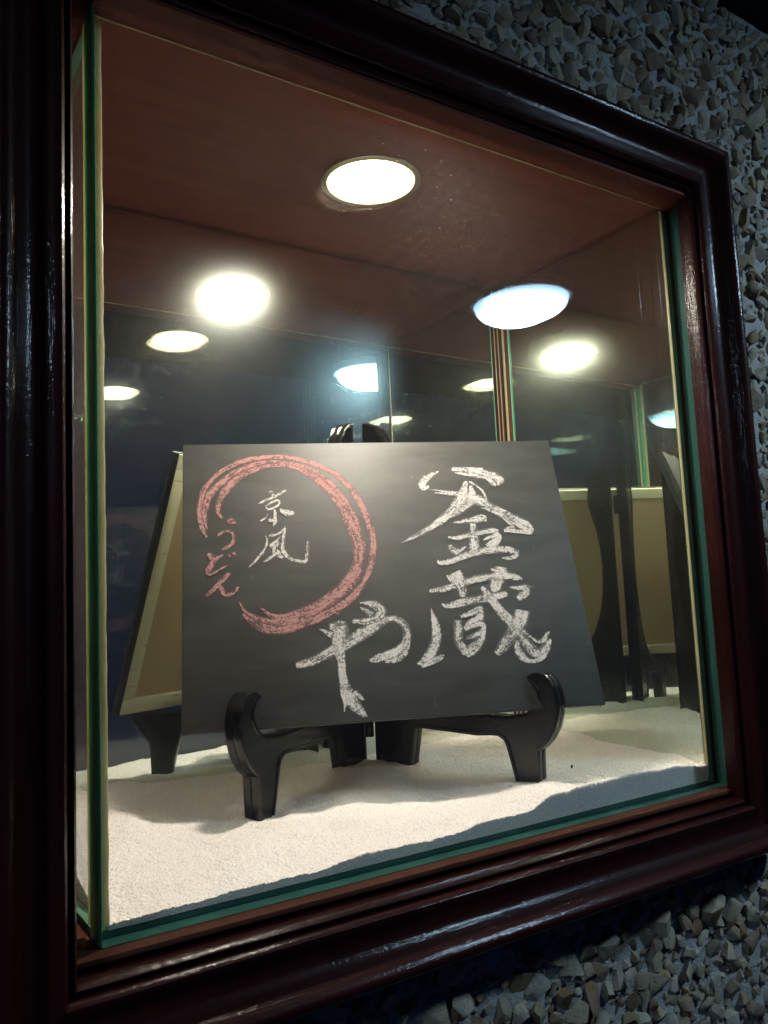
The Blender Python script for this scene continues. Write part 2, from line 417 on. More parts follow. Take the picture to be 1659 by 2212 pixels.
def rail(side):
    nseg = 60
    bm = bmesh.new(); rows = []
    for k in range(nseg + 1):
        t = k / nseg; row = []
        for (o_, h) in SECTION:
            wob = 0.00035 * mnoise.noise((t * 9 + o_ * 40, o_ * 90, side * 5.3))
            if side in (0, 1):      # bottom, top
                x0, x1 = XI0 - o_ + 0.0002, XI1 + o_ - 0.0003
                x = x0 + (x1 - x0) * t; z = ZI0 - o_ if side == 0 else ZI1 + o_
                p = Vector((x, -(h + wob), z))
            else:                   # left, right
                z0, z1 = ZI0 - o_ + 0.0002, ZI1 + o_ - 0.0003
                z = z0 + (z1 - z0) * t; x = XI0 - o_ if side == 2 else XI1 + o_
                p = Vector((x, -(h + wob), z))
            row.append(bm.verts.new(p - CO))
        rows.append(row)
    for a, b in zip(rows, rows[1:]):
        for i in range(len(SECTION) - 1): bm.faces.new((a[i], a[i + 1], b[i + 1], b[i]))
    for row, rev in ((rows[0], False), (rows[-1], True)):
        try: bm.faces.new(row if not rev else row[::-1])
        except ValueError: pass
    bmesh.ops.recalc_face_normals(bm, faces=bm.faces)
    o = from_bm('frame_rail', bm, M_FRAME_X if side in (0, 1) else M_FRAME_Z, case, smooth=True, angle=42)
    o.location = (0, 0, 0)
    return o
for s in range(4): rail(s)
# --- lining of the niche
cpart(box('ledge', -0.021, 0.513, -0.0100, D + 0.02, -0.0036, -0.0004, M_NICHE, bevel=0.0008))
cpart(box('added_gap_board', -0.040, 0.532, 0.0005, D + 0.02, -0.024, -0.0038, M_SOFFIT))  # black board added below the ledge, closes the gap so it stays dark
cpart(box('case_ceiling', -0.03, 0.53, -0.0150, D + 0.02, H, H + 0.012, M_CEIL))
cpart(box('side_board', -0.034, -0.0215, -0.0120, D + 0.02, -0.0033, H - 0.0004, M_FRAME_Z))
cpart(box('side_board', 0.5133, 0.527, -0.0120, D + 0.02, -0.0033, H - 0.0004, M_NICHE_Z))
cpart(box('back_board', -0.0213, 0.5131, D + 0.0065, D + 0.0185, -0.0033, H - 0.0004, M_NICHE))
# --- panes: clear faces, green cut edges
def pane(name, x0, x1, y0, y1, z0, z1, face_mat, edge_mat, clear_axis, bevel=0.0006):
    bm = bmesh.new(); add_box(bm, x0, x1, y0, y1, z0, z1, 0)
    bm.normal_update()
    for f in bm.faces: f.material_index = 0 if abs(f.normal[clear_axis]) > 0.9 else 1
    me = bpy.data.meshes.new(name); bm.to_mesh(me); bm.free()
    me.materials.append(face_mat); me.materials.append(edge_mat)
    return cpart(link(name, me))
pane('front_pane', 0.0, W + 0.0115, 0.0, PANE, 0.0, H + 0.004, M_GLASS, M_EDGE_DK, 1)
# the cut left end of the front pane, light inside the glass painted in as a lighter green, and the bead of sealant behind it
cpart(box('pane_end', -0.0014, -0.0001, 0.0006, 0.0175, 0.0002, H - 0.0014, M_EDGE, bevel=0.0004))
pane('left_pane', 0.0003, 0.0058, PANE + 0.0032, D - 0.006, 0.0032, H - 0.0012, M_GLASS_SIDE, M_EDGE, 0)
def bead(name, x, y, rx, ry, z0, z1, mat, seed):
    bm = bmesh.new(); n, k = 130, 8; rows = []
    for i in range(n + 1):
        z = z0 + (z1 - z0) * i / n
        wv = 1 + 0.16 * mnoise.noise((z * 60, seed, 0)) + 0.10 * mnoise.noise((z * 210, seed, 4)); row = []
        for j in range(k):
            a = 2 * math.pi * j / k
            row.append(bm.verts.new((x + rx * wv * math.cos(a), y + ry * (0.9 + 0.1 * wv) * math.sin(a), z)))
        rows.append(row)
    for a, b in zip(rows, rows[1:]):
        for j in range(k): bm.faces.new((a[j], a[(j + 1) % k], b[(j + 1) % k], b[j]))
    bm.faces.new(rows[0][::-1]); bm.faces.new(rows[-1])
    return cpart(from_bm(name, bm, mat, None, smooth=True, angle=60))
bead('sealant_bead', 0.0036, PANE + 0.0016, 0.0034, 0.0014, 0.006, H - 0.002, M_SEAL, 1.0)
bead('sealant_bead', -0.0006, 0.0205, 0.0008, 0.0026, 0.006, H - 0.002, M_SEAL, 5.0)
# floor of the tank, the mirrors at the back and on the right
pane('floor_pane', 0.0003, W - 0.0002, PANE + 0.0003, D - 0.0055, 0.0002, 0.0030, M_GLASS_SIDE, M_EDGE_DK, 2)
def mirror_pane(name, x0, x1, y0, y1, z0, z1, axis, front, mat, edge):
    """a sheet of glass silvered on the far side: clear skin in front, silver behind"""
    bm = bmesh.new(); add_box(bm, x0, x1, y0, y1, z0, z1); bm.normal_update()
    for f in bm.faces: f.material_index = 0 if abs(f.normal[axis]) > 0.9 else 1
    me = bpy.data.meshes.new(name); bm.to_mesh(me); bm.free(); me.materials.append(mat); me.materials.append(edge)
    return cpart(link(name, me))
mirror_pane('back_mirror', 0.0002, W - 0.0004, D, D + 0.005, 0.0002, H - 0.0012, 1, -1, M_MIRROR, M_EDGE)
mirror_pane('right_mirror', W, W + 0.0105, PANE + 0.0032, D + 0.0045, 0.0002, H - 0.0012, 0, -1, M_MIRROR_R, M_EDGE)
bead('sealant_bead', W + 0.0010, PANE + 0.0016, 0.0009, 0.0014, 0.006, H - 0.002, M_SEAL, 9.0)
def top_line():
    bm = bmesh.new(); n = 90; rows = []
    for i in range(n + 1):
        x = 0.001 + (W + 0.009) * i / n; r_ = 0.0006 * (1 + 0.3 * mnoise.noise((x * 70, 2.0, 0)))
        rows.append([bm.verts.new((x, PANE + 0.0004 + r_ * math.cos(a), H - 0.0002 + r_ * math.sin(a))) for a in (2 * math.pi * j / 6 for j in range(6))])
    for a, b_ in zip(rows, rows[1:]):
        for j in range(6): bm.faces.new((a[j], a[(j + 1) % 6], b_[(j + 1) % 6], b_[j]))
    return cpart(from_bm('sealant_bead', bm, M_SEAL, None, smooth=True))
top_line()
# corner strips where the mirrors meet
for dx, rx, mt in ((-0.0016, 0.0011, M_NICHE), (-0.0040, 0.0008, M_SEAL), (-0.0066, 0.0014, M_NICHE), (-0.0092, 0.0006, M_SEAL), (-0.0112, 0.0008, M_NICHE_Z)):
    bead('corner_bead', W + dx, D - 0.0009, rx, 0.0008, 0.02, H - 0.002, mt, 12.0 + dx * 900)
for dy, ry, mt in ((-0.0050, 0.0018, M_SEAL), (-0.0098, 0.0022, M_NICHE), (-0.0140, 0.0010, M_EDGE)):
    bead('corner_bead', W - 0.0008, D + dy, 0.0007, ry, 0.02, H - 0.002, mt, 17.0 + dy * 900)

# ================================================================ lamps
def disc(name, cx, cy_, z, r, mat, parent, n=64, dome=0.0012):
    bm = bmesh.new(); vs0 = [bm.verts.new((r * math.cos(2 * math.pi * i / n), r * math.sin(2 * math.pi * i / n), 0)) for i in range(n)]
    # shallow dome below the rim
    rings = [vs0]
    for q in (0.93, 0.80, 0.60, 0.34):
        zz = -dome * math.sqrt(1 - q * q)
        rings.append([bm.verts.new((r * q * math.cos(2 * math.pi * i / n), r * q * math.sin(2 * math.pi * i / n), zz)) for i in range(n)])
    for a, b_ in zip(rings, rings[1:]):
        for i in range(n): bm.faces.new((a[(i + 1) % n], a[i], b_[i], b_[(i + 1) % n]))
    c = bm.verts.new((0, 0, -dome))
    for i in range(n): bm.faces.new((rings[-1][(i + 1) % n], rings[-1][i], c))
    o = from_bm(name, bm, mat, parent, smooth=True); o.location = (cx, cy_, z); return o
def ring(name, r0, r1, z0, z1, mat, parent, n=64):
    bm = bmesh.new(); prof = [(r0, z1), (r0, z0 + 0.0004), (r0 + 0.0006, z0), (r1 - 0.001, z0 + 0.0004), (r1, z0 + 0.0012), (r1, z1)]
    rows = [[bm.verts.new((r * math.cos(2 * math.pi * i / n), r * math.sin(2 * math.pi * i / n), z)) for r, z in prof] for i in range(n)]
    for i in range(n):
        a, b = rows[i], rows[(i + 1) % n]
        for j in range(len(prof) - 1): bm.faces.new((a[j], a[j + 1], b[j + 1], b[j]))
    bmesh.ops.recalc_face_normals(bm, faces=bm.faces)
    return from_bm(name, bm, mat, parent, smooth=True, angle=35)
def downlight(label, loc, r, lens, trim, trim_w, group=None, stem=0.0):
    t = empty('downlight', label, 'lamp', loc, group)
    ring('trim_ring', r, r + trim_w, -0.0030, -0.0002 if not stem else 0.012, trim, t)
    if stem:
        ring('housing', r * 0.2, r * 0.94, -0.001, stem, M_SOFFIT, t)
    disc('lens', 0, 0, -0.0012, r, lens, t, dome=0.034 if stem else 0.0012)
    return t
downlight('warm lit round downlight in the red-brown ceiling of the display case', (0.243, 0.0935, H), 0.0355, M_LENS_WARM, M_BRASS, 0.005)
downlight('cool white downlight mirrored in the glass above the chalkboard\'s right half', (0.8084, -0.506, 0.639), 0.070, M_LENS_COOL, M_WHITE_METAL, 0.007, 'cool downlights of the passage', 0.0903)
downlight('cool white downlight mirrored at the right edge of the glass', (-0.787, -0.5226, 0.639), 0.070, M_LENS_COOL, M_WHITE_METAL, 0.007, 'cool downlights of the passage', 0.0903)

# ================================================================ sand
PTS = [(.0666, .2317, .034), (.128, .2317, .0285), (.18, .2317, .0270), (.2285, .2317, .0232), (.266, .2317, .0229), (.34, .2317, .025), (.416, .2317, .0269), (.5, .2317, .028), (.0, .2317, .034),
       (.5, .168, .0276), (.5, .098, .0221), (.5, .047, .0208), (.5, .012, .0165),
       (.0, .012, .0066), (.0115, .012, .0066), (.059, .012, .0072), (.115, .012, .0074), (.173, .012, .0104), (.2185, .012, .0092), (.2895, .012, .0125), (.333, .012, .021), (.3476, .012, .022), (.37, .012, .022), (.41, .012, .0226), (.45, .012, .0205),
       (.1486, .1215, .0136), (.12, .105, .0132), (.165, .11, .0150), (.10, .07, .0150), (.05, .06, .0135), (.03, .12, .018), (.05, .17, .022), (.10, .16, .016), (.335, .0525, .0205), (.36, .07, .021),
       (.259, .18, .0285), (.290, .169, .0265), (.24, .12, .0185), (.20, .09, .0195), (.20, .16, .020), (.22, .055, .0165), (.30, .10, .0195), (.42, .10, .0205), (.27, .085, .0150), (.32, .13, .019), (.43, .05, .0215), (.45, .16, .025)]
P = np.array(PTS)
def sand_z(X, Y):
    out = np.zeros_like(X); wt = np.zeros_like(X)
    for x, y, z in PTS:
        d2 = (X - x) ** 2 + (Y - y) ** 2
        k = 1 / (d2 + 1.2e-4) ** 1.7
        out += k * z; wt += k
    return out / wt
SX0, SX1, SY0, SY1 = 0.0064, W - 0.0006, PANE + 0.0006, D - 0.0004
def build_sand():
    nx, ny = 800, 370
    xs = np.linspace(SX0, SX1, nx); ys = np.linspace(SY0, SY1, ny)
    X, Y = np.meshgrid(xs, ys); Z = sand_z(X, Y)
    # soft ripples and grain
    cx, cy2 = np.linspace(0, 26, 64), np.linspace(0, 12, 32)
    small = np.array([[mnoise.noise((a, b, 2.0)) for a in cx] for b in cy2])
    iy = np.linspace(0, 31, ny); ix = np.linspace(0, 63, nx)
    y0 = np.clip(iy.astype(int), 0, 30); x0 = np.clip(ix.astype(int), 0, 62)
    fy = (iy - y0)[:, None]; fx = (ix - x0)[None, :]
    fy = fy * fy * (3 - 2 * fy); fx = fx * fx * (3 - 2 * fx)
    g = (small[y0][:, x0] * (1 - fy) * (1 - fx) + small[y0 + 1][:, x0] * fy * (1 - fx) + small[y0][:, x0 + 1] * (1 - fy) * fx + small[y0 + 1][:, x0 + 1] * fy * fx)
    sm2 = rng.random((ny // 9 + 3, nx // 9 + 3))
    jy, jx = np.arange(ny) / 9.0, np.arange(nx) / 9.0
    ay, ax = jy.astype(int), jx.astype(int); ty = (jy - ay)[:, None]; tx = (jx - ax)[None, :]
    ty = ty * ty * (3 - 2 * ty); tx = tx * tx * (3 - 2 * tx)
    g2 = sm2[ay][:, ax] * (1 - ty) * (1 - tx) + sm2[ay + 1][:, ax] * ty * (1 - tx) + sm2[ay][:, ax + 1] * (1 - ty) * tx + sm2[ay + 1][:, ax + 1] * ty * tx
    Z = Z + 0.0013 * g + 0.0006 * (g2 - 0.5)
    for fx_, fy_ in ((0.1486, 0.1215), (0.335, 0.0525), (0.259, 0.18), (0.292, 0.166)):     # sand pushed up round the feet
        dd = np.hypot(X - fx_, Y - fy_); Z = Z + 0.0016 * np.exp(-((dd - 0.017) / 0.006) ** 2)
    gr = rng.random((ny, nx)); gr2 = rng.random((ny // 2 + 1, nx // 2 + 1)).repeat(2, 0).repeat(2, 1)[:ny, :nx]
    Z = Z + 0.00045 * (gr - 0.5) + 0.0008 * (gr2 - 0.5)
    top = np.stack([X, Y, Z], -1).reshape(-1, 3)
    idx = np.arange(nx * ny).reshape(ny, nx)
    q = np.stack([idx[:-1, :-1], idx[:-1, 1:], idx[1:, 1:], idx[1:, :-1]], -1).reshape(-1, 4)
    # skirts down to the floor of the tank: front, left, back, right
    loops = [idx[0, ::-1], idx[::-1, 0][::-1], idx[-1, :], idx[::-1, -1]]
    verts = [top]; faces = [q]; base = len(top)
    for lp in loops:
        rows = [lp]; tp = top[lp]
        for k in range(1, 9):
            t = k / 8; rw = tp.copy(); rw[:, 2] = tp[:, 2] * (1 - t) + 0.0034 * t
            rw[:, :2] += (rng.random((len(lp), 2)) - 0.5) * 0.0003
            verts.append(rw); r_ = np.arange(base, base + len(lp)); base += len(lp); rows.append(r_)
        for a, b in zip(rows, rows[1:]):
            faces.append(np.stack([a[:-1], a[1:], b[1:], b[:-1]], -1))
    V = np.concatenate(verts); F = np.concatenate(faces)
    me = bpy.data.meshes.new('sand'); me.vertices.add(len(V)); me.vertices.foreach_set('co', V.astype(np.float32).ravel())
    me.loops.add(len(F) * 4); me.loops.foreach_set('vertex_index', F.astype(np.int32).ravel())
    me.polygons.add(len(F)); me.polygons.foreach_set('loop_start', np.arange(0, len(F) * 4, 4, dtype=np.int32))
    me.polygons.foreach_set('use_smooth', np.ones(len(F), dtype=bool)); me.update(); me.validate()
    o = link('sand', me, M_SAND)
    return tag(o, 'bed of fine white sand with low dunes on the floor of the case', 'sand', kind='stuff')
build_sand()

# ================================================================ easel
HB = Vector((0.281, 0.192, 0.0115))
FLp, FRp = Vector((0.142, 0.118, 0.0115)), Vector((0.336, 0.049, 0.0115))
easel = empty('plate_stand', 'black plastic folding plate stand with curled front hooks holding the chalkboard', 'easel', HB)
Z0 = 0.0115
OUT = [(0.0055, 0.0118), (0.0405, 0.0118), (0.0420, 0.030), (0.0470, 0.0560), (0.0500, 0.0572), (0.078, 0.0555), (0.1070, 0.0536), (0.1200, 0.0545), (0.1262, 0.0542), (0.1308, 0.0515), (0.1330, 0.047),
       (0.1418, 0.0118), (0.1592, 0.0118), (0.1606, 0.0446), (0.1640, 0.0470), (0.1700, 0.0530), (0.1756, 0.0625), (0.1786, 0.0725), (0.1793, 0.0820), (0.1782, 0.0900), (0.1752, 0.0975), (0.1706, 0.1024), (0.1655, 0.1044), (0.1600, 0.1042), (0.1552, 0.1020), (0.1528, 0.0992), (0.1548, 0.0985),
       (0.1588, 0.0962), (0.1614, 0.0920), (0.1622, 0.0868), (0.1606, 0.0812), (0.1572, 0.0768), (0.1520, 0.0735), (0.1430, 0.0712), (0.1306, 0.0700), (0.1080, 0.0714), (0.0860, 0.0755), (0.0660, 0.0835),
       (0.0480, 0.0970), (0.0350, 0.1150), (0.0260, 0.1400), (0.0210, 0.1680), (0.0195, 0.1960), (0.0210, 0.2220), (0.0245, 0.2440), (0.0295, 0.2620), (0.0328, 0.2740), (0.0330, 0.2860), (0.0312, 0.2990), (0.0270, 0.3105), (0.0205, 0.3195), (0.0135, 0.3245), (0.0055, 0.3262)]
def plate_half(dirv, sign):
    d = dirv.normalized(); n = Vector((-d.y, d.x, 0))
    # outward side (away from the space between the arms)
    if sign * n.dot(Vector((1, 0, 0))) < 0: n = -n
    bm = bmesh.new()
    for k in range(2):          # two mould halves with a fine seam between them
        t0, t1 = 0.0070 * k + 0.0001, 0.0070 * (k + 1) - 0.0001
        lo = [bm.verts.new(d * s + n * t0 + Vector((0, 0, z - Z0))) for s, z in OUT]
        hi = [bm.verts.new(d * s + n * t1 + Vector((0, 0, z - Z0))) for s, z in OUT]
        f0 = bm.faces.new(lo); f1 = bm.faces.new(hi[::-1]); N_ = len(lo); sides = []
        for i in range(N_): sides.append(bm.faces.new((lo[(i + 1) % N_], lo[i], hi[i], hi[(i + 1) % N_])))
        bmesh.ops.recalc_face_normals(bm, faces=[f0, f1] + sides)
        outer = f0 if k == 0 else f1
        es = list(f0.edges) + list(f1.edges)
        bmesh.ops.bevel(bm, geom=es, offset=0.0006, segments=2, profile=0.5, affect='EDGES')
    # raised rim: sink the broad faces
    bm.normal_update()
    big = sorted([f for f in bm.faces if f.calc_area() > 0.003], key=lambda f: -f.calc_area())
    for f in big:
        c = f.calc_center_median().dot(n)
        if c < 0.002 or c > 0.012:
            r = bmesh.ops.inset_region(bm, faces=[f], thickness=0.0021, depth=0)
            r2 = bmesh.ops.inset_region(bm, faces=[f], thickness=0.0005, depth=-0.0009)
    return bm
for dv, sg in ((FLp - HB, -1), (FRp - HB, 1)):
    o = from_bm('side_frame', plate_half(dv, sg), M_BLACK, easel, smooth=True, angle=32)
# hinge lugs and pin between the two frames
axis_b = Vector((0.36, 0.933, 0)).normalized()
def hinge(z0, z1):
    bm = bmesh.new(); n = 20; r = 0.0046; c = axis_b * 0.0030
    lo = [bm.verts.new((c.x + r * math.cos(2 * math.pi * i / n), c.y + r * math.sin(2 * math.pi * i / n), z0 - Z0)) for i in range(n)]
    hi = [bm.verts.new((v.co.x, v.co.y, z1 - Z0)) for v in lo]
    for i in range(n): bm.faces.new((lo[i], lo[(i + 1) % n], hi[(i + 1) % n], hi[i]))
    bm.faces.new(lo[::-1]); bm.faces.new(hi)
    return from_bm('hinge', bm, M_BLACK, easel, smooth=True, angle=40)
hinge(0.047, 0.075); hinge(0.262, 0.285)

# ================================================================ chalkboard
BX, BY, BZ, BYAW, BLEAN, BW, BH = 0.0939461, 0.1442240, 0.0771718, -0.4111868, 0.3491862, 0.3207747, 0.2390073
Ub = Vector((math.cos(BYAW), math.sin(BYAW), 0)); Nb = Vector((-math.sin(BYAW), math.cos(BYAW), 0))
Vb = math.cos(BLEAN) * Vector((0, 0, 1)) + math.sin(BLEAN) * Nb
Bk = Ub.cross(Vb); Bk = -Bk if Bk.y > 0 else Bk       # towards the viewer
sign = empty('chalkboard_sign', 'dark slate chalkboard lettered in white chalk with a pink chalk ring, leaning on the stand', 'chalkboard')
mb = Matrix((Ub, Vb, Bk)).transposed().to_4x4(); mb.translation = Vector((BX, BY, BZ)); sign.matrix_world = mb
# board axes: x along the bottom edge, y up the board, z towards the viewer
box('slate_panel', 0, BW, 0, BH, -0.0042, 0, M_BOARD, sign, bevel=0.0007)
bt = 0.013
box('back_bar', 0.0012, BW - 0.0012, 0.0012, 0.0012 + bt, -0.0098, -0.0043, M_PINE, sign, bevel=0.0004)
box('back_bar', 0.0012, BW - 0.0012, BH - 0.0012 - bt, BH - 0.0012, -0.0098, -0.0043, M_PINE, sign, bevel=0.0004)
box('back_bar', 0.0012, 0.0012 + bt, 0.0016 + bt, BH - 0.0016 - bt, -0.0096, -0.0043, M_PINE, sign, bevel=0.0004)
box('back_bar', BW - 0.0012 - bt, BW - 0.0012, 0.0016 + bt, BH - 0.0016 - bt, -0.0096, -0.0043, M_PINE, sign, bevel=0.0004)
box('backing_sheet', 0.0016 + bt, BW - 0.0016 - bt, 0.0018 + bt, BH - 0.0018 - bt, -0.0062, -0.0044, M_HARDBOARD, sign)
for xa, xb in ((0.0002, 0.0010), (BW - 0.0010, BW - 0.0002)):
    box('painted_edge', xa, xb, 0.0006, BH - 0.0006, -0.0098, -0.0043, M_BOARD_EDGE, sign)
